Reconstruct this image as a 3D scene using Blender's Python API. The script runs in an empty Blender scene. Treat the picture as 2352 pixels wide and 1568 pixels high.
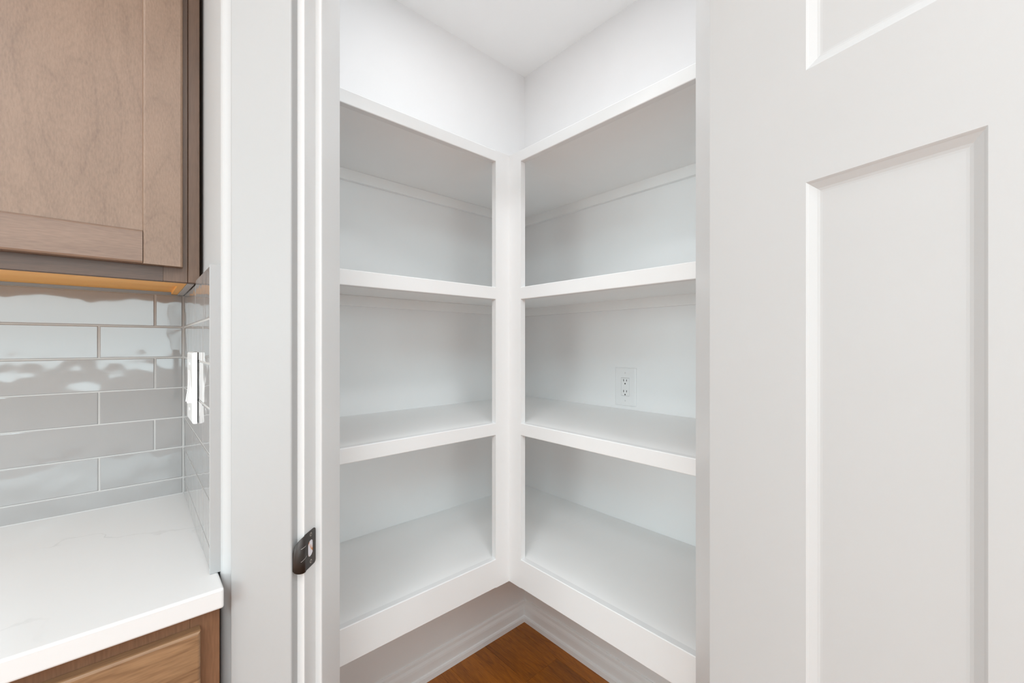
import bpy, bmesh, math, random
from mathutils import Vector, Matrix

S = bpy.context.scene
COL = S.collection
R2 = math.sqrt(2.0)
rad = math.radians

# ------------------------------------------------------------------ camera
YAW = 47.7811
cam_d = bpy.data.cameras.new('camera')
cam = bpy.data.objects.new('camera', cam_d)
COL.objects.link(cam)
cam.location = (0, 0, 1.305)
cam.rotation_euler = (rad(90), 0, rad(YAW - 90))
cam_d.sensor_width = 36.0
cam_d.lens = 956.2 / 2352 * 36.0
cam_d.shift_y = 6.4 / 2352
cam_d.clip_start = 0.01
S.camera = cam

# ------------------------------------------------------------------ world, lights, exposure
w = bpy.data.worlds.new('daylight')
S.world = w
w.use_nodes = True
w.node_tree.nodes['Background'].inputs[0].default_value = (0.80, 0.90, 1.0, 1)
w.node_tree.nodes['Background'].inputs[1].default_value = 1.0


def area(name, loc, target, size, size_y, power, color=(1, 1, 1), shape='RECTANGLE', spread=180):
    d = bpy.data.lights.new(name, 'AREA')
    d.shape = shape
    d.size = size
    if shape in ('RECTANGLE', 'ELLIPSE'):
        d.size_y = size_y
    d.energy = power
    d.color = color
    d.spread = rad(spread)
    o = bpy.data.objects.new(name, d)
    COL.objects.link(o)
    o.location = loc
    o.rotation_euler = (Vector(target) - Vector(loc)).to_track_quat('-Z', 'Y').to_euler()
    return o


# daylight through the two kitchen windows behind the camera
area('window_light_left', (-3.93, -0.15, 1.45), (0, -0.15, 1.45), 2.3, 1.5, 54, (0.81, 0.97, 1.0))
area('window_light_rear', (-0.2, -3.93, 1.65), (-0.2, 0, 1.65), 2.3, 1.2, 41, (0.79, 0.96, 1.0))
# kitchen fill, out of view: an added soft panel overhead, and a lamp pair
area('kitchen_fill_panel', (-1.45, -1.45, 2.56), (-1.45, -1.45, 0), 1.5, 1.5, 66, (0.74, 0.93, 1.0))  # made up to send soft light through the doorway
area('kitchen_split_lamp', (0.10, -0.62, 2.565), (0.10, -0.62, 0), 0.36, 0.36, 9.5, (0.94, 0.97, 1.0), 'DISK')  # one ceiling lamp read from shelf shadows, split to brighten the jambs
area('kitchen_split_lamp', (-0.70, 0.02, 2.565), (-0.70, 0.02, 0), 0.36, 0.36, 9.5, (0.94, 0.97, 1.0), 'DISK')
# the pantry's own ceiling light
area('pantry_downlight', (0.74, 0.86, 2.565), (0.74, 0.86, 0), 0.26, 0.26, 2.6, (0.94, 0.97, 1.0), 'DISK')

vs = S.view_settings
S.display_settings.display_device = 'sRGB'
vs.view_transform = 'Standard'
vs.look = 'None'
vs.gamma = 1.0
vs.use_curve_mapping = False
vs.exposure = 0.34
S.cycles.use_denoising = True
S.cycles.max_bounces = 14
S.cycles.diffuse_bounces = 8
S.cycles.glossy_bounces = 6
S.cycles.sample_clamp_indirect = 6.0
S.cycles.caustics_reflective = False
S.cycles.caustics_refractive = False


# ------------------------------------------------------------------ materials
def srgb(r, g, b):
    f = lambda c: (c / 255 / 12.92) if c / 255 <= 0.04045 else ((c / 255 + 0.055) / 1.055) ** 2.4
    return (f(r), f(g), f(b), 1)


def new_mat(name):
    m = bpy.data.materials.new(name)
    m.use_nodes = True
    nt = m.node_tree
    return m, nt, nt.nodes['Principled BSDF']


def nd(nt, kind, **kw):
    n = nt.nodes.new(kind)
    for k, v in kw.items():
        if k in n.inputs.keys() if hasattr(n.inputs, 'keys') else False:
            n.inputs[k].default_value = v
        else:
            setattr(n, k, v)
    return n


def paint(name, col, rough=0.45, bump=0.0, bscale=120.0, spec=0.5):
    m, nt, b = new_mat(name)
    tc = nd(nt, 'ShaderNodeTexCoord')
    no = nd(nt, 'ShaderNodeTexNoise')
    no.inputs['Scale'].default_value = 9.0
    no.inputs['Detail'].default_value = 3
    nt.links.new(tc.outputs['Object'], no.inputs['Vector'])
    mix = nd(nt, 'ShaderNodeMix', data_type='RGBA')
    mix.inputs['A'].default_value = col
    mix.inputs['B'].default_value = tuple(c * 0.97 for c in col[:3]) + (1,)
    nt.links.new(no.outputs['Fac'], mix.inputs['Factor'])
    nt.links.new(mix.outputs['Result'], b.inputs['Base Color'])
    b.inputs['Roughness'].default_value = rough
    b.inputs['Specular IOR Level'].default_value = spec
    if bump:
        n2 = nd(nt, 'ShaderNodeTexNoise')
        n2.inputs['Scale'].default_value = bscale
        n2.inputs['Detail'].default_value = 2
        nt.links.new(tc.outputs['Object'], n2.inputs['Vector'])
        bp = nd(nt, 'ShaderNodeBump')
        bp.inputs['Strength'].default_value = bump
        bp.inputs['Distance'].default_value = 0.001
        nt.links.new(n2.outputs['Fac'], bp.inputs['Height'])
        nt.links.new(bp.outputs['Normal'], b.inputs['Normal'])
    return m


def wood(name, light, dark, grain='Z', rings=9.0, ring_scale=2.2, stretch=7.0, ring_amt=0.35, pore_amt=0.4,
         rough=0.42, pore_scale=160.0, vary=0.0, streak_amt=0.5):
    """stained wood: stretched noise contours (cathedral lines), soft streaks and fine pores"""
    m, nt, b = new_mat(name)
    L = nt.links.new
    tc = nd(nt, 'ShaderNodeTexCoord')
    oi = nd(nt, 'ShaderNodeObjectInfo')
    off = nd(nt, 'ShaderNodeVectorMath', operation='SCALE')
    off.inputs[0].default_value = (13.1, 7.7, 5.3)
    L(oi.outputs['Random'], off.inputs['Scale'])
    add = nd(nt, 'ShaderNodeVectorMath', operation='ADD')
    L(tc.outputs['Object'], add.inputs[0])
    L(off.outputs['Vector'], add.inputs[1])

    def mapped(sc):
        mp = nd(nt, 'ShaderNodeMapping')
        k = [sc, sc, sc]
        k['XYZ'.index(grain)] = sc / stretch
        mp.inputs['Scale'].default_value = k
        L(add.outputs['Vector'], mp.inputs['Vector'])
        return mp

    m1 = mapped(ring_scale)
    n1 = nd(nt, 'ShaderNodeTexNoise')
    n1.inputs['Scale'].default_value = 1.0
    n1.inputs['Detail'].default_value = 2.5
    n1.inputs['Roughness'].default_value = 0.45
    L(m1.outputs['Vector'], n1.inputs['Vector'])
    mu = nd(nt, 'ShaderNodeMath', operation='MULTIPLY')
    mu.inputs[1].default_value = rings
    L(n1.outputs['Fac'], mu.inputs[0])
    fr = nd(nt, 'ShaderNodeMath', operation='FRACT')
    L(mu.outputs[0], fr.inputs[0])
    rp = nd(nt, 'ShaderNodeValToRGB')
    e = rp.color_ramp.elements
    e[0].position = 0.0
    e[0].color = (1, 1, 1, 1)
    e[1].position = 0.10
    e[1].color = (0.35, 0.35, 0.35, 1)
    k = rp.color_ramp.elements.new(0.55)
    k.color = (0.0, 0.0, 0.0, 1)
    k = rp.color_ramp.elements.new(0.93)
    k.color = (0.15, 0.15, 0.15, 1)
    k = rp.color_ramp.elements.new(1.0)
    k.color = (0.9, 0.9, 0.9, 1)
    L(fr.outputs[0], rp.inputs['Fac'])
    m2 = mapped(pore_scale)
    n2 = nd(nt, 'ShaderNodeTexNoise')
    n2.inputs['Scale'].default_value = 1.0
    n2.inputs['Detail'].default_value = 2
    L(m2.outputs['Vector'], n2.inputs['Vector'])
    m3 = mapped(18.0)
    n3 = nd(nt, 'ShaderNodeTexNoise')
    n3.inputs['Scale'].default_value = 1.0
    n3.inputs['Detail'].default_value = 3
    L(m3.outputs['Vector'], n3.inputs['Vector'])

    def scaled(sock, amt, bias=0.0):
        q = nd(nt, 'ShaderNodeMath', operation='MULTIPLY_ADD')
        L(sock, q.inputs[0])
        q.inputs[1].default_value = amt
        q.inputs[2].default_value = bias
        return q.outputs[0]

    a = scaled(rp.outputs['Color'], ring_amt)
    p = scaled(n2.outputs['Fac'], pore_amt * 2, -pore_amt)
    st = scaled(n3.outputs['Fac'], streak_amt * 2, -streak_amt + 0.35)
    s1 = nd(nt, 'ShaderNodeMath', operation='ADD')
    L(a, s1.inputs[0])
    L(p, s1.inputs[1])
    s2 = nd(nt, 'ShaderNodeMath', operation='ADD')
    s2.use_clamp = True
    L(s1.outputs[0], s2.inputs[0])
    L(st, s2.inputs[1])
    mix = nd(nt, 'ShaderNodeMix', data_type='RGBA')
    mix.inputs['A'].default_value = light
    mix.inputs['B'].default_value = dark
    L(s2.outputs[0], mix.inputs['Factor'])
    out = mix.outputs['Result']
    if vary:
        hs = nd(nt, 'ShaderNodeHueSaturation')
        mr = nd(nt, 'ShaderNodeMapRange')
        mr.inputs['To Min'].default_value = 1 - vary
        mr.inputs['To Max'].default_value = 1 + vary
        L(oi.outputs['Random'], mr.inputs['Value'])
        L(mr.outputs['Result'], hs.inputs['Value'])
        L(out, hs.inputs['Color'])
        out = hs.outputs['Color']
    L(out, b.inputs['Base Color'])
    b.inputs['Roughness'].default_value = rough
    bp = nd(nt, 'ShaderNodeBump')
    bp.inputs['Strength'].default_value = 0.12
    bp.inputs['Distance'].default_value = 0.0006
    L(s2.outputs[0], bp.inputs['Height'])
    L(bp.outputs['Normal'], b.inputs['Normal'])
    return m


M = {}
M['wall'] = paint('wall_paint', (0.88, 0.88, 0.88, 1), 0.6, 0.08, 260)
M['wall_shaded'] = paint('wall_paint_shaded', (0.50, 0.50, 0.50, 1), 0.6, 0.08, 260)  # wall white, darkened to stand in for dimmer light on the stub wall
M['ceiling'] = paint('ceiling_paint', (0.90, 0.90, 0.895, 1), 0.75, 0.08, 220)
M['casing'] = paint('trim_paint_shaded', (0.385, 0.385, 0.385, 1), 0.50, 0.05, 45)  # trim white with weaker light painted into the colour
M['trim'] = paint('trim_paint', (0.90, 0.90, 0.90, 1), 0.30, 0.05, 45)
M['jamb'] = paint('trim_paint_part_shaded', (0.66, 0.66, 0.66, 1), 0.30, 0.05, 45)  # same trim white, darkened less so the jambs look better lit
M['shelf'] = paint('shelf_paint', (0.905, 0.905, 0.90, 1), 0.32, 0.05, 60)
M['shelf_shaded'] = paint('shelf_paint_shaded', (0.79, 0.79, 0.79, 1), 0.32, 0.05, 60)  # shelf white, darkened so the front edges look less brightly lit
M['door'] = paint('door_paint_shaded', (0.485, 0.485, 0.485, 1), 0.48, 0.05, 60)  # door white with the lower light level mixed into the colour
M['plastic'] = paint('white_plastic', (0.86, 0.86, 0.86, 1), 0.22)
M['grout'] = paint('grout', srgb(192, 190, 188), 0.8, 0.3, 400)
M['caulk'] = paint('caulk', srgb(186, 186, 186), 0.5)
M['maple'] = wood('taupe_maple', srgb(144, 119, 100), srgb(110, 87, 71), 'Z', rings=11, ring_scale=7.5, stretch=3.6,
                  ring_amt=0.20, pore_amt=0.45, pore_scale=420, streak_amt=0.35)
M['maple_rail'] = wood('taupe_maple_rail', srgb(140, 115, 98), srgb(102, 79, 65), 'X', rings=8, ring_scale=7,
                       stretch=9.0, ring_amt=0.35, pore_amt=0.4, pore_scale=420, streak_amt=0.5)
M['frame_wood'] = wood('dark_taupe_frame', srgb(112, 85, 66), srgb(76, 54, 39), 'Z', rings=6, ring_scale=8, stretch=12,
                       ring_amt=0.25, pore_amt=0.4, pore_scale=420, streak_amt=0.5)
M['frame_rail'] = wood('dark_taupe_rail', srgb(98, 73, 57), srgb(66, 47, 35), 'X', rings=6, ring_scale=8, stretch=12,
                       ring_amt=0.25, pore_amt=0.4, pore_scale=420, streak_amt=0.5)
M['raw_wood'] = wood('clear_maple_underside', srgb(255, 198, 112), srgb(242, 168, 84), 'X', rings=4, ring_scale=9,
                     stretch=14, ring_amt=0.15, pore_amt=0.2, pore_scale=300, streak_amt=0.4)
M['drawer_wood'] = wood('drawer_wood', srgb(154, 120, 88), srgb(104, 74, 50), 'X', rings=9, ring_scale=9, stretch=10,
                        ring_amt=0.45, pore_amt=0.5, pore_scale=300, streak_amt=0.6)
M['base_frame'] = wood('base_frame_wood', srgb(136, 98, 72), srgb(98, 66, 45), 'Z', rings=6, ring_scale=8, stretch=12,
                       ring_amt=0.3, pore_amt=0.4, pore_scale=420, streak_amt=0.5)
M['floor_wood'] = wood('floor_planks', srgb(176, 104, 22), srgb(104, 54, 6), 'Y', rings=12, ring_scale=9, stretch=14,
                       ring_amt=0.3, pore_amt=0.6, pore_scale=420, rough=0.42, vary=0.12, streak_amt=0.5)


def tile_mat():
    m, nt, b = new_mat('glazed_tile')
    L = nt.links.new
    tc = nd(nt, 'ShaderNodeTexCoord')
    oi = nd(nt, 'ShaderNodeObjectInfo')
    off = nd(nt, 'ShaderNodeVectorMath', operation='SCALE')
    off.inputs[0].default_value = (3.1, 5.7, 4.3)
    L(oi.outputs['Random'], off.inputs['Scale'])
    add = nd(nt, 'ShaderNodeVectorMath', operation='ADD')
    L(tc.outputs['Object'], add.inputs[0])
    L(off.outputs['Vector'], add.inputs[1])
    hs = nd(nt, 'ShaderNodeHueSaturation')
    hs.inputs['Color'].default_value = srgb(154, 152, 151)
    mr = nd(nt, 'ShaderNodeMapRange')
    mr.inputs['To Min'].default_value = 0.96
    mr.inputs['To Max'].default_value = 1.04
    L(oi.outputs['Random'], mr.inputs['Value'])
    L(mr.outputs['Result'], hs.inputs['Value'])
    L(hs.outputs['Color'], b.inputs['Base Color'])
    b.inputs['Roughness'].default_value = 0.06
    b.inputs['IOR'].default_value = 1.55
    n = nd(nt, 'ShaderNodeTexNoise')
    n.inputs['Scale'].default_value = 14
    n.inputs['Detail'].default_value = 1.2
    L(add.outputs['Vector'], n.inputs['Vector'])
    bp = nd(nt, 'ShaderNodeBump')
    bp.inputs['Strength'].default_value = 1.0
    bp.inputs['Distance'].default_value = 0.0020
    L(n.outputs['Fac'], bp.inputs['Height'])
    L(bp.outputs['Normal'], b.inputs['Normal'])
    return m


M['tile'] = tile_mat()


def quartz():
    m, nt, b = new_mat('white_quartz')
    L = nt.links.new
    tc = nd(nt, 'ShaderNodeTexCoord')
    n0 = nd(nt, 'ShaderNodeTexNoise')
    n0.inputs['Scale'].default_value = 5
    n0.inputs['Detail'].default_value = 6
    L(tc.outputs['Object'], n0.inputs['Vector'])
    mv = nd(nt, 'ShaderNodeVectorMath', operation='MULTIPLY_ADD')
    mv.inputs[1].default_value = (0.35, 0.35, 0.35)
    L(n0.outputs['Color'], mv.inputs[0])
    L(tc.outputs['Object'], mv.inputs[2])
    n1 = nd(nt, 'ShaderNodeTexNoise')
    n1.inputs['Scale'].default_value = 3.2
    n1.inputs['Detail'].default_value = 3
    L(mv.outputs['Vector'], n1.inputs['Vector'])
    sb = nd(nt, 'ShaderNodeMath', operation='SUBTRACT')
    sb.inputs[1].default_value = 0.53
    L(n1.outputs['Fac'], sb.inputs[0])
    ab = nd(nt, 'ShaderNodeMath', operation='ABSOLUTE')
    L(sb.outputs[0], ab.inputs[0])
    rp = nd(nt, 'ShaderNodeValToRGB')
    rp.color_ramp.elements[0].position = 0.0
    rp.color_ramp.elements[0].color = (0.57, 0.57, 0.57, 1)
    rp.color_ramp.elements[1].position = 0.012
    rp.color_ramp.elements[1].color = (0.66, 0.66, 0.66, 1)
    L(ab.outputs[0], rp.inputs['Fac'])
    # veins come and go
    n2 = nd(nt, 'ShaderNodeTexNoise')
    n2.inputs['Scale'].default_value = 4.0
    L(tc.outputs['Object'], n2.inputs['Vector'])
    r2 = nd(nt, 'ShaderNodeValToRGB')
    r2.color_ramp.elements[0].position = 0.45
    r2.color_ramp.elements[1].position = 0.62
    L(n2.outputs['Fac'], r2.inputs['Fac'])
    mix = nd(nt, 'ShaderNodeMix', data_type='RGBA')
    mix.inputs['A'].default_value = (0.66, 0.66, 0.66, 1)
    L(r2.outputs['Color'], mix.inputs['Factor'])
    L(rp.outputs['Color'], mix.inputs['B'])
    L(mix.outputs['Result'], b.inputs['Base Color'])
    b.inputs['Roughness'].default_value = 0.16
    return m


M['quartz'] = quartz()


def simple(name, col, rough=0.5, metal=0.0):
    m, nt, b = new_mat(name)
    b.inputs['Base Color'].default_value = col
    b.inputs['Roughness'].default_value = rough
    b.inputs['Metallic'].default_value = metal
    return m


M['bronze'] = simple('dark_bronze', srgb(52, 46, 43), 0.42, 0.3)
M['screw'] = simple('screw_steel', srgb(150, 142, 134), 0.4, 0.5)
M['dark'] = simple('dark_recess', srgb(60, 56, 53), 0.8)
M['paint_smear'] = simple('paint_smear', srgb(200, 196, 192), 0.6)


def mortise_mat():
    m, nt, b = new_mat('chiselled_wood_and_paint')
    tc = nd(nt, 'ShaderNodeTexCoord')
    n = nd(nt, 'ShaderNodeTexNoise')
    n.inputs['Scale'].default_value = 60
    n.inputs['Detail'].default_value = 3
    nt.links.new(tc.outputs['Object'], n.inputs['Vector'])
    rp = nd(nt, 'ShaderNodeValToRGB')
    rp.color_ramp.elements[0].position = 0.40
    rp.color_ramp.elements[0].color = srgb(205, 140, 90)
    rp.color_ramp.elements[1].position = 0.47
    rp.color_ramp.elements[1].color = srgb(222, 220, 226)
    nt.links.new(n.outputs['Fac'], rp.inputs['Fac'])
    nt.links.new(rp.outputs['Color'], b.inputs['Base Color'])
    b.inputs['Roughness'].default_value = 0.8
    return m


M['mortise'] = mortise_mat()


# ------------------------------------------------------------------ mesh helpers
def box(bm, x0, x1, y0, y1, z0, z1):
    vs_ = [bm.verts.new(p) for p in ((x0, y0, z0), (x1, y0, z0), (x1, y1, z0), (x0, y1, z0),
                                     (x0, y0, z1), (x1, y0, z1), (x1, y1, z1), (x0, y1, z1))]
    for f in ((0, 3, 2, 1), (4, 5, 6, 7), (0, 1, 5, 4), (1, 2, 6, 5), (2, 3, 7, 6), (3, 0, 4, 7)):
        bm.faces.new([vs_[i] for i in f])
    return vs_


def prism(bm, poly, z0, z1):
    a = [bm.verts.new((x, y, z0)) for x, y in poly]
    c = [bm.verts.new((x, y, z1)) for x, y in poly]
    n = len(poly)
    bm.faces.new(list(reversed(a)))
    bm.faces.new(c)
    for i in range(n):
        j = (i + 1) % n
        bm.faces.new((a[i], a[j], c[j], c[i]))


def sweep(bm, prof, p0, p1, up=True):
    """profile (u, z) swept along a horizontal segment; u is measured along the left normal of p0->p1"""
    d = (Vector(p1) - Vector(p0)).normalized()
    nrm = Vector((-d.y, d.x))
    rows = []
    for p in (p0, p1):
        rows.append([bm.verts.new((p[0] + nrm.x * u, p[1] + nrm.y * u, z)) for u, z in prof])
    k = len(prof)
    for i in range(k):
        j = (i + 1) % k
        bm.faces.new((rows[0][i], rows[1][i], rows[1][j], rows[0][j]))
    bm.faces.new(list(reversed(rows[0])))
    bm.faces.new(rows[1])


def bevel(bm, wdt, seg=2, pick=None):
    bm.normal_update()
    ed = [e for e in bm.edges if (pick(e) if pick else True)]
    bmesh.ops.bevel(bm, geom=ed, offset=wdt, segments=seg, profile=0.5, affect='EDGES', clamp_overlap=True)


def along(axis):
    i = 'XYZ'.index(axis)

    def f(e):
        d = (e.verts[0].co - e.verts[1].co).normalized()
        return abs(d[i]) > 0.99
    return f


def obj(name, bm, mat, parent=None, smooth=False):
    bmesh.ops.recalc_face_normals(bm, faces=bm.faces[:])
    me = bpy.data.meshes.new(name)
    bm.to_mesh(me)
    bm.free()
    me.materials.append(mat)
    if smooth:
        for p in me.polygons:
            p.use_smooth = True
    o = bpy.data.objects.new(name, me)
    COL.objects.link(o)
    if parent:
        o.parent = parent
    return o


def bxo(name, mat, dims, parent=None, bev=0.0, seg=2, pick=None):
    bm = bmesh.new()
    box(bm, *dims)
    if bev:
        bevel(bm, bev, seg, pick)
    return obj(name, bm, mat, parent)


def tag(o, label=None, cat=None, group=None, kind=None):
    if label:
        o['label'] = label
    if cat:
        o['category'] = cat
    if group:
        o['group'] = group
    if kind:
        o['kind'] = kind
    return o


def thing(name, label, cat, loc=(0, 0, 0), rotz=0.0, group=None, kind=None):
    o = bpy.data.objects.new(name, None)
    COL.objects.link(o)
    o.empty_display_size = 0.05
    o.location = loc
    o.rotation_euler = (0, 0, rotz)
    return tag(o, label, cat, group, kind)


def W(n, t):
    """point on the 45 degree pantry door wall: n = distance along its normal, t = sideways"""
    return ((n + t) / R2, (n - t) / R2)


# ------------------------------------------------------------------ dimensions (metres)
H = 2.5759
XW, YW = 1.3764, 1.4290            # pantry back walls (faces)
XF, YF = 0.8897, 0.9934            # face-frame fronts of the right and left shelf runs
XS = 0.111                         # kitchen face of the left partition
N0, N1 = 0.695, 0.812              # door wall faces
TJL, TJR = -0.390, 0.320           # jamb faces
XK, YK = -4.0, -4.0                # far kitchen walls

# ------------------------------------------------------------------ setting
# floor: subfloor slab with planks
fl = bxo('floor', M['floor_wood'], (XK - .1, XW + .1, YK - .1, YW + .1, -0.12, -0.012))
tag(fl, 'brown wood plank floor seen in the pantry corner under the lowest shelves', 'floor', kind='structure')
random.seed(4)
PW, PL = 0.178, 1.22
plank_me = {}
for i in range(10):
    x0 = -0.30 + i * PW
    x1 = min(x0 + PW, XW)
    y = -1.2 + (i * 0.447) % PL - PL
    while y < YW:
        ya, yb = max(y, -1.0), min(y + PL, YW)
        if yb - ya > 0.03:
            key = (round(x1 - x0, 4), round(yb - ya, 4))
            if key not in plank_me:
                bm = bmesh.new()
                a, b_ = key[0] / 2 - 0.0003, key[1] / 2 - 0.0003
                box(bm, -a, a, -b_, b_, -0.011, 0.0)
                bm.normal_update()
                top = [e for e in bm.edges if all(v.co.z > -0.001 for v in e.verts)]
                bmesh.ops.bevel(bm, geom=top, offset=0.0010, segments=1, affect='EDGES')
                bmesh.ops.recalc_face_normals(bm, faces=bm.faces[:])
                me = bpy.data.meshes.new('plank')
                bm.to_mesh(me)
                bm.free()
                me.materials.append(M['floor_wood'])
                plank_me[key] = me
            p = bpy.data.objects.new('plank', plank_me[key])
            COL.objects.link(p)
            p.parent = fl
            p.location = ((x0 + x1) / 2, (ya + yb) / 2, 0)
        y += PL

tag(bxo('ceiling', M['ceiling'], (XK - .1, XW + .115, YK - .1, YW + .115, H, H + .12)),
    'plain white painted ceiling meeting the two pantry walls', 'ceiling', kind='structure')
tag(bxo('wall_back', M['wall'], (XK, XW + .115, YW, YW + .115, 0, H)),
    'white painted wall behind the left shelves and the kitchen counter', 'wall', kind='structure')
tag(bxo('wall_right', M['wall'], (XW, XW + .115, YK, YW, 0, H)),
    'white painted wall behind the right shelves with the outlet', 'wall', kind='structure')

bm = bmesh.new()
prism(bm, [(XS, YW), (XS, N0 * R2 - XS), W(N0, TJL - .019), W(N1, TJL - .019), (.226, N1 * R2 - .226), (.226, YW)], 0, H)
bevel(bm, 0.006, 3, lambda e: along('Z')(e) and abs(e.verts[0].co.x - XS) < 1e-4 and e.verts[0].co.y < 1.0)
tag(obj('wall_left', bm, M['wall_shaded']), 'white painted stub wall between counter end and pantry doorway', 'wall',
    kind='structure')
TR1 = 0.468
cr = W(N0, TR1)
bm = bmesh.new()
prism(bm, [W(N0, TJR + .019), (N0 * R2 - cr[1], cr[1]), (XW, cr[1]), (XW, cr[1] + .115),
           (N1 * R2 - cr[1] - .115, cr[1] + .115), W(N1, TJR + .019)], 0, H)
tag(obj('wall_front', bm, M['wall']), 'white painted stub wall right of the pantry doorway behind the open door',
    'wall', kind='structure')
bm = bmesh.new()
prism(bm, [W(N0, TJL - .019), W(N0, TJR + .019), W(N1, TJR + .019), W(N1, TJL - .019)], 2.06, H)
tag(obj('wall_header', bm, M['wall']), 'white painted wall above the pantry doorway', 'wall', kind='structure')


def holed_wall(name, axis, pos, lo, hi, label):
    """far kitchen wall with one window opening; axis is the wall's normal axis"""
    bm = bmesh.new()
    a0, a1, z0, z1 = (-1.30, 1.00, 0.70, 2.20) if axis == 'X' else (-1.35, 0.95, 1.05, 2.25)
    for (u0, u1, q0, q1) in ((lo, a0, 0, H), (a1, hi, 0, H), (a0, a1, 0, z0), (a0, a1, z1, H)):
        if axis == 'X':
            box(bm, pos - .12, pos, u0, u1, q0, q1)
        else:
            box(bm, u0, u1, pos - .12, pos, q0, q1)
    tag(obj(name, bm, M['wall']), label, 'wall', kind='structure')


holed_wall('wall_side', 'X', XK, YK, YW + .1, 'white kitchen wall with a window, far to the left behind the camera')
holed_wall('wall_rear', 'Y', YK, XK, XW + .1, 'white kitchen wall with a window, directly behind the camera')

# ------------------------------------------------------------------ pantry baseboards
prof = [(0, 0), (-0.0187, 0), (-0.0187, 0.020), (-0.0165, 0.0265), (-0.0125, 0.0285), (-0.0122, 0.031), (-0.0122, 0.060),
        (-0.0108, 0.068), (-0.0070, 0.078), (-0.0060, 0.089), (-0.0040, 0.0945), (0, 0.0950)]
bm = bmesh.new()
sweep(bm, prof, (.226, YW), (XW - .001, YW))
tag(obj('baseboard_back', bm, M['trim']), 'white moulded baseboard under the left shelves', 'baseboard', kind='structure')
bm = bmesh.new()
sweep(bm, prof, (XW, YW - .0005), (XW, cr[1] + .115))
tag(obj('baseboard_right', bm, M['trim']), 'white moulded baseboard under the right shelves', 'baseboard', kind='structure')

# ------------------------------------------------------------------ door casing and jambs (local x = t, y = n)
RZ = rad(-45)


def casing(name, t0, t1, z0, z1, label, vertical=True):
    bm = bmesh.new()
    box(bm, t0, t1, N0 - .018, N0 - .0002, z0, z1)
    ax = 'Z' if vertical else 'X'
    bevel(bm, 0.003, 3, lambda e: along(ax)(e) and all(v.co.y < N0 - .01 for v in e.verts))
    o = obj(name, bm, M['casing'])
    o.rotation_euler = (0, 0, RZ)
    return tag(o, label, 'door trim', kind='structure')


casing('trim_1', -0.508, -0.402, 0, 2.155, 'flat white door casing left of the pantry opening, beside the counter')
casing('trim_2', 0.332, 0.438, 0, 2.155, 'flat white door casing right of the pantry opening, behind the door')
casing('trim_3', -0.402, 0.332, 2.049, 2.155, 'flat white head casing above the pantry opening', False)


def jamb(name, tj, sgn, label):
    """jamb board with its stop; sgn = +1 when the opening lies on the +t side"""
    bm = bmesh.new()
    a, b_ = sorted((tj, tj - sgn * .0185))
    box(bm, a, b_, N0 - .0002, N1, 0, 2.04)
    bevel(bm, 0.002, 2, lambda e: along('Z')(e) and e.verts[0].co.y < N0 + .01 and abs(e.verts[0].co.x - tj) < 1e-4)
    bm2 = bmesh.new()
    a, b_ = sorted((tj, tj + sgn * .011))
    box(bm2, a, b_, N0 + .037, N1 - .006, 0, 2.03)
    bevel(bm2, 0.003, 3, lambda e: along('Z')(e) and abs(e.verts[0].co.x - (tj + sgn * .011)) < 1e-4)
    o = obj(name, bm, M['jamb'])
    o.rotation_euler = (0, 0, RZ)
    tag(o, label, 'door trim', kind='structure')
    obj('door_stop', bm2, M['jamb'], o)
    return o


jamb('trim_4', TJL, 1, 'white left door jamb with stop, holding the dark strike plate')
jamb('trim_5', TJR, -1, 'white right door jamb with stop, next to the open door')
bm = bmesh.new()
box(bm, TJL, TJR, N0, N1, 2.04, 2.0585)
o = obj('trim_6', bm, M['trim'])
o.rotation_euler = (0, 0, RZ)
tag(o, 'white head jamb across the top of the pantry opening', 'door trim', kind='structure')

# ------------------------------------------------------------------ open pantry door
TH = rad(120.5)
C_n = .688 + .041 * math.cos(TH) - .004 * math.sin(TH)
C_t = .310 - .041 * math.sin(TH) - .004 * math.cos(TH)
cx, cy = W(C_n, C_t)
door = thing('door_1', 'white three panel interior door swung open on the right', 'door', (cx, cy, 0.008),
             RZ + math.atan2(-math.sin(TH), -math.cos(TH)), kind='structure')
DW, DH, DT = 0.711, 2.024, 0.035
xs = [0, .1375, .294, .417, .5735, DW]
holes = [(xs[1], xs[4], 1.644, 1.895), (xs[1], xs[2], .24, 1.502), (xs[3], xs[4], .24, 1.502)]
bm = bmesh.new()
xg = [0, xs[1], xs[2], xs[3], xs[4], DW]
zg = [0, .24, 1.502, 1.644, 1.895, DH]
def in_hole(x, z):
    return any(a < x < b and c < z < d for a, b, c, d in holes)
for y in (0.0, DT):
    cache = {}
    def gv(x, z):
        if (x, z) not in cache:
            cache[(x, z)] = bm.verts.new((x, y, z))
        return cache[(x, z)]
    for i in range(5):
        for j in range(5):
            if not in_hole((xg[i] + xg[i + 1]) / 2, (zg[j] + zg[j + 1]) / 2):
                q = [gv(xg[i], zg[j]), gv(xg[i + 1], zg[j]), gv(xg[i + 1], zg[j + 1]), gv(xg[i], zg[j + 1])]
                bm.faces.new(q)
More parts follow.
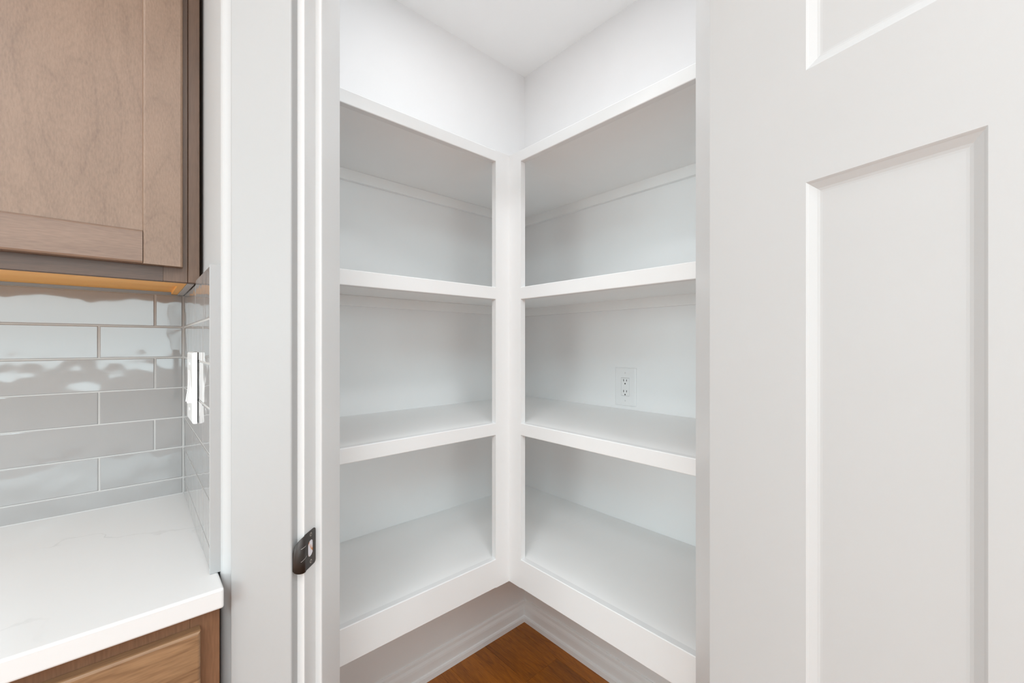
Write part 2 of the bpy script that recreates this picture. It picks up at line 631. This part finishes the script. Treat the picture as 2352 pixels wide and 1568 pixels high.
# outer edges
for (p, q) in (((0, 0), (DW, 0)), ((DW, 0), (DW, DH)), ((DW, DH), (0, DH)), ((0, DH), (0, 0))):
    bm.faces.new([bm.verts.new((p[0], 0, p[1])), bm.verts.new((q[0], 0, q[1])),
                  bm.verts.new((q[0], DT, q[1])), bm.verts.new((p[0], DT, p[1]))])
bmesh.ops.remove_doubles(bm, verts=bm.verts[:], dist=1e-5)
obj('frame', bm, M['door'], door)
STEPS = [(0.0, 0.0), (0.0012, 0.0006), (0.003, 0.0017), (0.0105, 0.0052), (0.0135, 0.0060), (0.016, 0.0062)]
for (a, b_, c, d) in holes:
    bm = bmesh.new()
    for side in (0, 1):
        rings = []
        for (inset, dep) in STEPS:
            y = dep if side == 0 else DT - dep
            rings.append([bm.verts.new(p) for p in ((a + inset, y, c + inset), (b_ - inset, y, c + inset),
                                                    (b_ - inset, y, d - inset), (a + inset, y, d - inset))])
        for r0, r1 in zip(rings, rings[1:]):
            for k in range(4):
                f = bm.faces.new((r0[k], r0[(k + 1) % 4], r1[(k + 1) % 4], r1[k]))
        bm.faces.new(rings[-1])
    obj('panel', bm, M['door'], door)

# ------------------------------------------------------------------ built-in shelving
TZ = [1.9082, 1.4831, 1.0601, 0.6361]
BZ = [1.8743, 1.4449, 1.0217, 0.5470]
FT = 0.0185
XP, YP = 0.8333, 0.9399
YE = cr[1] + .115                  # near end of the right run
left = thing('shelving_unit', 'white painted built in pantry shelves on the left wall, four tiers', 'shelves',
             (.226, YF, BZ[3]), group='built in pantry shelves')
right = thing('shelving_unit', 'white painted built in pantry shelves on the right wall, around the outlet', 'shelves',
              (XF, YE, BZ[3]), group='built in pantry shelves')


def rel(o, dims):
    x, y, z = o.location
    return (dims[0] - x, dims[1] - x, dims[2] - y, dims[3] - y, dims[4] - z, dims[5] - z)


def front_x(e):
    return along('X')(e) and all(v.co.y < FT / 2 for v in e.verts)


def front_y(e):
    return along('Y')(e) and all(v.co.x < FT / 2 for v in e.verts)


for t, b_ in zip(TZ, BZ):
    bxo('rail', M['shelf_shaded'], rel(left, (.2265, XP, YF, YF + FT, b_, t)), left, .0022, 3, front_x)
    bxo('rail', M['shelf_shaded'], rel(right, (XF, XF + FT, YE + .0005, YP, b_, t)), right, .0022, 3, front_y)
    lx, ly, lz = left.location
    bm = bmesh.new()
    prism(bm, [(x - lx, y - ly) for x, y in ((.2265, YF + FT), (XF, YF + FT), (XF, YF + .0002), (XW - .0005, YF + .0002),
                                             (XW - .0005, YW - .0005), (.2265, YW - .0005))], t - .011 - lz, t - lz)
    obj('shelf', bm, M['shelf'], left)
    bxo('shelf', M['shelf'], rel(right, (XF + FT, XW - .0005, YE + .0005, YF, t - .011, t)), right)
    bxo('cleat', M['shelf'], rel(left, (.2265, XW - .0005, YW - .0165, YW - .0005, t - .047, t - .011)), left, .001, 1)
    bxo('cleat', M['shelf'], rel(left, (XW - .0165, XW - .0005, YF + .0002, YW - .0170, t - .047, t - .011)), left)
    bxo('cleat', M['shelf'], rel(right, (XW - .0165, XW - .0005, YE + .0005, YF, t - .047, t - .011)), right)
bxo('post', M['shelf_shaded'], rel(left, (XP, XF + FT, YF + .0001, YF + FT, BZ[3], TZ[0])), left)
bxo('post', M['shelf_shaded'], rel(right, (XF, XF + FT, YP, YF, BZ[3], TZ[0])), right)

# ------------------------------------------------------------------ outlet on the right pantry wall
ol = thing('outlet', 'white duplex power outlet low on the right pantry wall between two shelves', 'outlet',
           (XW, .8757, 1.1447), rad(-90))       # local x = -Y world ... local -y faces the room
# local frame: x runs along world -Y, y runs along world +X


def plate_mesh(wd, ht, th, hole_w, hole_h, bev):
    bm = bmesh.new()
    o_ = [(-wd / 2, -ht / 2), (wd / 2, -ht / 2), (wd / 2, ht / 2), (-wd / 2, ht / 2)]
    i_ = [(-hole_w / 2, -hole_h / 2), (hole_w / 2, -hole_h / 2), (hole_w / 2, hole_h / 2), (-hole_w / 2, hole_h / 2)]
    def ring(pts, y, ins=0.0):
        return [bm.verts.new((x - math.copysign(ins, x), y, z - math.copysign(ins, z))) for x, z in pts]
    r = [ring(o_, 0), ring(o_, -th + bev), ring(o_, -th + bev * .3, bev * .35), ring(o_, -th, bev * 1.3), ring(i_, -th),
         ring(i_, 0)]
    for a, b_ in zip(r, r[1:]):
        for k in range(4):
            bm.faces.new((a[k], a[(k + 1) % 4], b_[(k + 1) % 4], b_[k]))
    return bm


def disc(bm, x, y, z, r, th, n=14):
    """small disc facing local -y"""
    a = [bm.verts.new((x + r * math.cos(2 * math.pi * k / n), y, z + r * math.sin(2 * math.pi * k / n))) for k in range(n)]
    c = [bm.verts.new((v.co.x, y - th, v.co.z)) for v in a]
    bm.faces.new(c)
    for k in range(n):
        bm.faces.new((a[k], a[(k + 1) % n], c[(k + 1) % n], c[k]))


obj('cover_plate', plate_mesh(.090, .143, .0055, .0345, .0685, .003), M['plastic'], ol)
bm = bmesh.new()
box(bm, -.0166, .0166, -.0062, -.0005, -.0336, .0336)
bevel(bm, .0009, 2)
rc = obj('receptacle', bm, M['plastic'], ol)
for zc in (.0205, -.0205):
    for x, hh in ((-.0065, .0042), (.0065, .0036)):
        bxo('slot', M['dark'], (x - .0011, x + .0011, -.0066, -.0058, zc + .004 - hh, zc + .004 + hh), rc)
    bm = bmesh.new()
    disc(bm, 0, -.0058, zc - .0085, .0026, .0008)
    obj('ground_hole', bm, M['dark'], rc)
for z in (.0525, -.0525):
    bm = bmesh.new()
    disc(bm, 0, -.0052, z, .0030, .0010)
    sc_ = obj('screw', bm, M['plastic'], ol)
    bxo('screw_slot', M['screw'], (-.0004, .0004, -.0066, -.0060, -.0022 + z, .0022 + z), sc_)

# ------------------------------------------------------------------ strike plate on the left jamb
sp = thing('strike_plate', 'dark bronze strike plate with curved lip on the white door jamb', 'strike plate', (0, 0, 0), RZ)
# keep the empty at the plate itself
PC = (TJL, .7125, .947)
wx, wy = W(PC[1], PC[0])
sp.location = (wx, wy, PC[2])
# local: x = t, y = n.  plate faces +x
TP = .0016
bm = bmesh.new()
zt, zb = .0310, -.0315
outer = []
N = 10
for k in range(5):      # rounded corners on the stop side
    a = math.pi / 2 * k / 4
    outer.append((.0170 - .005 + .005 * math.sin(a), zt - .005 + .005 * math.cos(a)))
for k in range(5):
    a = math.pi / 2 * k / 4
    outer.append((.0170 - .005 + .005 * math.cos(a), zb + .005 - .005 * math.sin(a)))
outer += [(-.0175, zb), (-.0175, zt)]
inner = []
for k in range(16):     # latch hole: D shape
    a = 2 * math.pi * k / 16
    y_, z_ = .0095 * math.cos(a), .0145 * math.sin(a)
    inner.append((.0005 + max(-.0085, min(.0085, y_ * 1.2)), z_ + .0005))
ov = [bm.verts.new((TP, y_, z_)) for y_, z_ in outer]
iv = [bm.verts.new((TP, y_, z_)) for y_, z_ in inner]
oe = [bm.edges.new((ov[i], ov[(i + 1) % len(ov)])) for i in range(len(ov))]
ie = [bm.edges.new((iv[i], iv[(i + 1) % len(iv)])) for i in range(len(iv))]
bmesh.ops.triangle_fill(bm, use_beauty=True, use_dissolve=False, edges=oe + ie)
# drop any triangle that fell inside the hole
for f in list(bm.faces):
    c = f.calc_center_median()
    if ((c.y - .0005) / .0085) ** 2 + ((c.z - .0005) / .0135) ** 2 < 0.5 and all(v in iv for v in f.verts):
        bm.faces.remove(f)
ext = bmesh.ops.extrude_face_region(bm, geom=bm.faces[:])
for v_ in [g for g in ext['geom'] if isinstance(g, bmesh.types.BMVert)]:
    v_.co.x = 0.0002
obj('plate', bm, M['bronze'], sp)
# lip: curls over the jamb edge towards the room, narrowing to its rounded end
bm = bmesh.new()
rows = []
NS = 9
for i in range(NS + 1):
    u = i / NS
    a = u * rad(72)
    R_ = .0175
    y_ = -.0172 - R_ * math.sin(a)
    x_ = TP - R_ * (1 - math.cos(a))
    k = math.sqrt(max(0.0, 1 - (u * .985) ** 2))
    top = .004 + .027 * k
    bot = -.0315 + .011 * (1 - k)
    rows.append([(x_, y_, top), (x_, y_, top * .4 + bot * .6), (x_, y_, bot)])
vsr = [[bm.verts.new(p) for p in r] for r in rows]
for r0, r1 in zip(vsr, vsr[1:]):
    for k in range(2):
        bm.faces.new((r0[k], r0[k + 1], r1[k + 1], r1[k]))
bmesh.ops.recalc_face_normals(bm, faces=bm.faces[:])
ext = bmesh.ops.solidify(bm, geom=bm.faces[:], thickness=-.0013)
obj('lip', bm, M['bronze'], sp, smooth=True)


def discx(bm, x, y, z, r, th, n=14):
    a = [bm.verts.new((x, y + r * math.cos(2 * math.pi * k / n), z + r * math.sin(2 * math.pi * k / n))) for k in range(n)]
    c = [bm.verts.new((x + th, v.co.y, v.co.z)) for v in a]
    bm.faces.new(c)
    for k in range(n):
        bm.faces.new((a[k], a[(k + 1) % n], c[(k + 1) % n], c[k]))


for z in (.0245, -.0225):
    bm = bmesh.new()
    discx(bm, TP - .0004, .0005, z, .0034, .0008)
    s_ = obj('screw', bm, M['screw'], sp)
    bm = bmesh.new()
    discx(bm, TP, .0005, z, .0016, .0007, 6)
    obj('screw_recess', bm, M['dark'], s_)
bm = bmesh.new()
discx(bm, .0001, .0005, 0.0005, .0148, .0004, 16)
o = obj('latch_mortise', bm, M['mortise'], sp)
o['label'] = 'bare wood and paint showing through the latch hole'
for (z0_, z1_, y0_, y1_) in ((.0118, .0138, -.0270, -.0178), (-.0050, -.0098, -.0150, -.0270)):
    bm = bmesh.new()
    pts = []
    for k in range(6):
        u = k / 5
        y_ = y0_ + (y1_ - y0_) * u
        q = max(0.0, (-.0172 - y_)) / .0175
        a = math.asin(min(1, q))
        x_ = TP - .0175 * (1 - math.cos(a)) + .0017 * math.cos(a)
        y_ -= .0017 * math.sin(a)
        z_ = z0_ + (z1_ - z0_) * u
        pts.append((x_, y_, z_))
    for p, q in zip(pts, pts[1:]):
        bm.faces.new([bm.verts.new(p), bm.verts.new(q), bm.verts.new((q[0], q[1], q[2] - .0006)),
                      bm.verts.new((p[0], p[1], p[2] - .0006))])
    o = obj('paint_smear', bm, M['paint_smear'], sp)
    o['label'] = 'thin pale paint smear across the lip'

# ------------------------------------------------------------------ backsplash tiles
ZC = 0.910
JZ = [1.3502, 1.2705, 1.1908, 1.1120, 1.0330, 0.9520]
GAP = 0.0016
TT = 0.0125
YT = 1.4068                        # face of the back tiles
XT = 0.0968                        # face of the side tiles
tile_cache = {}


def tile_mesh(l, h_, seed):
    key = (round(l, 4), round(h_, 4))
    if key not in tile_cache:
        bm = bmesh.new()
        box(bm, 0, key[0], 0, TT, 0, key[1])
        bm.normal_update()
        fr = [e for e in bm.edges if all(v.co.y < 1e-6 for v in e.verts)]
        bmesh.ops.bevel(bm, geom=fr, offset=0.0016, segments=2, profile=0.6, affect='EDGES')
        bmesh.ops.recalc_face_normals(bm, faces=bm.faces[:])
        me = bpy.data.meshes.new('tile')
        bm.to_mesh(me)
        bm.free()
        me.materials.append(M['tile'])
        tile_cache[key] = me
    return tile_cache[key]


def lay_tiles(parent, rows_, lo, hi):
    """rows_: (z0, z1, joint); tiles 0.3048 long on local x, faces at local y = 0"""
    for (z0, z1, j) in rows_:
        cuts = [hi]
        q = j
        while q < hi - .3048:
            q += .3048
        while q >= hi - .004:
            q -= .3048
        while q > lo + .004:
            cuts.append(q)
            q -= .3048
        cuts.append(lo)
        for b1, a1 in zip(cuts, cuts[1:]):
            l, h_ = (b1 - a1) - 2 * GAP, (z1 - z0) - 2 * GAP
            if l < .004:
                continue
            p = bpy.data.objects.new('tile', tile_mesh(l, h_, 0))
            COL.objects.link(p)
            p.parent = parent
            p.location = (a1 + GAP, random.uniform(-.0004, .0004), z0 + GAP)


bs = thing('tile_backsplash', 'glossy pale grey tile backsplash on the wall behind the counter', 'backsplash',
           (0, YT, ZC), group='glazed tile backsplashes')
XL = -1.30
xe = XT - .001
zz = [1.4335 - ZC] + [z - ZC for z in JZ] + [0.0]
js = [.0395, -.063, .0395, -.063, .0385, -.0625, -.0625]
lay_tiles(bs, [(zz[i + 1], zz[i], js[i]) for i in range(6)], XL, xe)
# the cut bottom row rests on the counter
for a1, b1 in ((XL, -.545), (-.545, -.238), (-.238, xe)):
    p = bpy.data.objects.new('tile', tile_mesh(b1 - a1 - 2 * GAP, zz[6] - GAP - .0008, 0))
    COL.objects.link(p)
    p.parent = bs
    p.location = (a1 + GAP, 0, .0008)
bxo('grout_bed', M['grout'], (XL, XT + .012, .0014, YW - YT - .0005, 0, zz[0] - .0005), bs)
bm = bmesh.new()
sweep(bm, [(0, 0), (.002, 0), (.0014, .0011), (0, .002)], (XT - .0005, 0.0), (XL, 0.0))
cb = obj('caulk_bead', bm, M['caulk'], bs)

ss = thing('tile_backsplash', 'narrow glossy tile return on the stub wall above the counter end', 'backsplash',
           (XT, YT, ZC), rad(-90), group='glazed tile backsplashes')
# local x runs along world -Y from the corner towards the room; local y runs along world +X
YEND = .8765
hi = YT - YEND - .003
jy = [1.1135, .985, 1.165, .990, 1.180, .985, 1.29]
zz2 = [1.4425 - ZC] + zz[1:]
rows2 = []
for i in range(7):
    rows2.append((zz2[i + 1], zz2[i], YT - jy[i]))
# top row: the piece under the cabinet is cut lower
z1a, z0a = zz2[0], zz2[1]
for (a1, b1, top) in ((.0025, YT - 1.1135, 1.4335 - ZC), (YT - 1.1135, hi, z1a)):
    p = bpy.data.objects.new('tile', tile_mesh(b1 - a1 - 2 * GAP, top - z0a - 2 * GAP, 0))
    COL.objects.link(p)
    p.parent = ss
    p.location = (a1 + GAP, 0, z0a + GAP)
lay_tiles(ss, rows2[1:], .0025, hi)
bxo('grout_bed', M['grout'], (.0, hi, .0014, XS - XT - .0005, 0, 1.4330 - ZC), ss)
bxo('edge_trim', M['casing'], (hi + .0002, hi + .0032, -.0012, XS - XT + .0008, 0, z1a), ss, .0006, 1)  # takes the darkened casing white so the strip looks less lit
ss.children[-1]['label'] = 'white metal edge trim closing the tile end'

# ------------------------------------------------------------------ light switch on the side tiles
sw = thing('light_switch', 'white rocker light switch plate on the side tiles above the counter', 'switch',
           (XT - .0012, 1.118, 1.2155), rad(-90))
# local x along world -Y, face towards local -y
obj('cover_plate', plate_mesh(.108, .146, .0085, .034, .068, .0035), M['plastic'], sw)
bm = bmesh.new()
prism(bm, [(-.0335, -.0075), (.0335, -.0075), (.0335, .0), (-.0335, .0)], -.0165, .0165)
bm.free()
bm = bmesh.new()
# rocker paddle: pressed at the top, standing out at the bottom
pr_ = [(-.0005, .0335), (-.0080, .0335), (-.0086, .004), (-.0135, -.0330), (-.0005, -.0335)]
va = [bm.verts.new((-.0165, y, z)) for y, z in pr_]
vb = [bm.verts.new((.0165, y, z)) for y, z in pr_]
bm.faces.new(va)
bm.faces.new(list(reversed(vb)))
for k in range(5):
    bm.faces.new((va[k], va[(k + 1) % 5], vb[(k + 1) % 5], vb[k]))
bevel(bm, .0006, 1)
obj('rocker', bm, M['plastic'], sw)
for z in (.048, -.048):
    bm = bmesh.new()
    disc(bm, 0, -.0083, z, .0030, .0012)
    obj('screw', bm, M['plastic'], sw)

# ------------------------------------------------------------------ countertop
ct = bmesh.new()
box(ct, XL, .1083, .8150, YW - .0005, .8770, ZC - .0002)
bevel(ct, .0035, 3, lambda e: all(v.co.y < .82 for v in e.verts) or (along('Y')(e) and e.verts[0].co.x > 0))
o = obj('countertop', ct, M['quartz'])
tag(o, 'white quartz countertop with faint grey veins against the backsplash', 'countertop')

# ------------------------------------------------------------------ base cabinet
bc = thing('base_cabinet', 'brown wood base cabinet with drawer under the white countertop', 'cabinet', (-.16, .843, 0))
bx0, bx1, byf = -.42, .1058, .8430
bxo('body', M['base_frame'], rel(bc, (bx0 + .001, bx1 - .002, byf + .019, YW - .001, .10, .8765)), bc)
bxo('toe_kick', M['base_frame'], rel(bc, (bx0 + .001, bx1 - .002, byf + .08, byf + .095, 0, .10)), bc)
bxo('stile', M['base_frame'], rel(bc, (bx1 - .040, bx1, byf, byf + .019, .10, .8766)), bc, .0008, 1)
bxo('stile', M['base_frame'], rel(bc, (bx0, bx0 + .040, byf, byf + .019, .10, .8766)), bc, .0008, 1)
for z0, z1 in ((.838, .8766), (.665, .70), (.10, .14)):
    bxo('rail', M['base_frame'], rel(bc, (bx0 + .040, bx1 - .040, byf, byf + .019, z0, z1)), bc)
bm = bmesh.new()
box(bm, *rel(bc, (bx0 + .027, .0785, byf - .020, byf - .0004, .690, .8490)))
bevel(bm, .004, 3, lambda e: all(v.co.y < -.015 for v in e.verts))
obj('drawer_front', bm, M['drawer_wood'], bc)
bm = bmesh.new()
box(bm, *rel(bc, (bx0 + .027, .0785, byf - .020, byf - .0004, .115, .672)))
bevel(bm, .004, 3, lambda e: all(v.co.y < -.015 for v in e.verts))
obj('cabinet_door', bm, M['drawer_wood'], bc)

# ------------------------------------------------------------------ upper cabinet
uy = 1.115
uz0, uz1 = 1.4352, 2.35
ux0, ux1 = -.415, .0838
uc = thing('wall_cabinet', 'taupe stained maple wall cabinet with recessed panel door above the tile', 'cabinet',
           (-.16, uy, uz0))
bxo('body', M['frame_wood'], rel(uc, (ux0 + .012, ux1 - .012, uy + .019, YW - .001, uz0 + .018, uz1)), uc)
for a, b_ in ((ux0, ux0 + .012), (ux1 - .012, ux1)):
    bxo('side_panel', M['raw_wood'], rel(uc, (a, b_, uy + .0192, YW - .023, uz0 + .0002, uz1)), uc)
bxo('bottom_lip', M['raw_wood'], rel(uc, (ux0 + .012, ux1 - .012, uy + .0192, uy + .082, uz0 + .0002, uz0 + .017)), uc)
uc.children[-1]['label'] = 'unstained orange maple strip on the cabinet underside'
bxo('bottom_panel', M['raw_wood'], rel(uc, (ux0 + .012, ux1 - .012, uy + .082, YW - .0235, uz0 + .006, uz0 + .017)), uc)
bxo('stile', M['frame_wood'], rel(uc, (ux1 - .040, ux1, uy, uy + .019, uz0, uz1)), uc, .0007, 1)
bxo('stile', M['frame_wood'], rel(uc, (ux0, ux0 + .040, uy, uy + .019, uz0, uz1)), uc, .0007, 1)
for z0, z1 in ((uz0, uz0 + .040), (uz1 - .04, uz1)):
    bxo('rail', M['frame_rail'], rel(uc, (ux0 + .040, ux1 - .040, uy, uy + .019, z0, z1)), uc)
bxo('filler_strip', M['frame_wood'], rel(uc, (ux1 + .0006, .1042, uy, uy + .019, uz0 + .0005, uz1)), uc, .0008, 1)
bxo('caulk_bead', M['caulk'], rel(uc, (ux1 + .0008, .0962, uy + .020, YT - .004, uz0 - .0012, uz0 + .0003)), uc)
# shaker door: two stiles, two rails, recessed flat panel
dx0, dx1 = ux0 + .010, .0748
dz0, dz1 = 1.4645, 2.33
dy0, dy1 = uy - .0200, uy - .0008
SW_, RW_ = .0628, .0655
dr = bpy.data.objects.new('cabinet_door', None)
COL.objects.link(dr)
dr.parent = uc


def edge_front(e):
    return all(v.co.y < dy0 - uy + 1e-4 for v in e.verts)


for a, b_ in ((dx0, dx0 + SW_), (dx1 - SW_, dx1)):
    bxo('stile', M['maple'], rel(uc, (a, b_, dy0, dy1, dz0, dz1)), dr, .0042, 2, lambda e: edge_front(e) and along('Z')(e))
for z0, z1 in ((dz0, dz0 + RW_), (dz1 - RW_, dz1)):
    bxo('rail', M['maple_rail'], rel(uc, (dx0 + SW_, dx1 - SW_, dy0, dy1, z0, z1)), dr, .0042, 2,
        lambda e: edge_front(e) and along('X')(e))
bxo('panel', M['maple'], rel(uc, (dx0 + SW_ - .002, dx1 - SW_ + .002, dy0 + .0056, dy1 - .002, dz0 + RW_ - .002,
                                  dz1 - RW_ + .002)), dr)
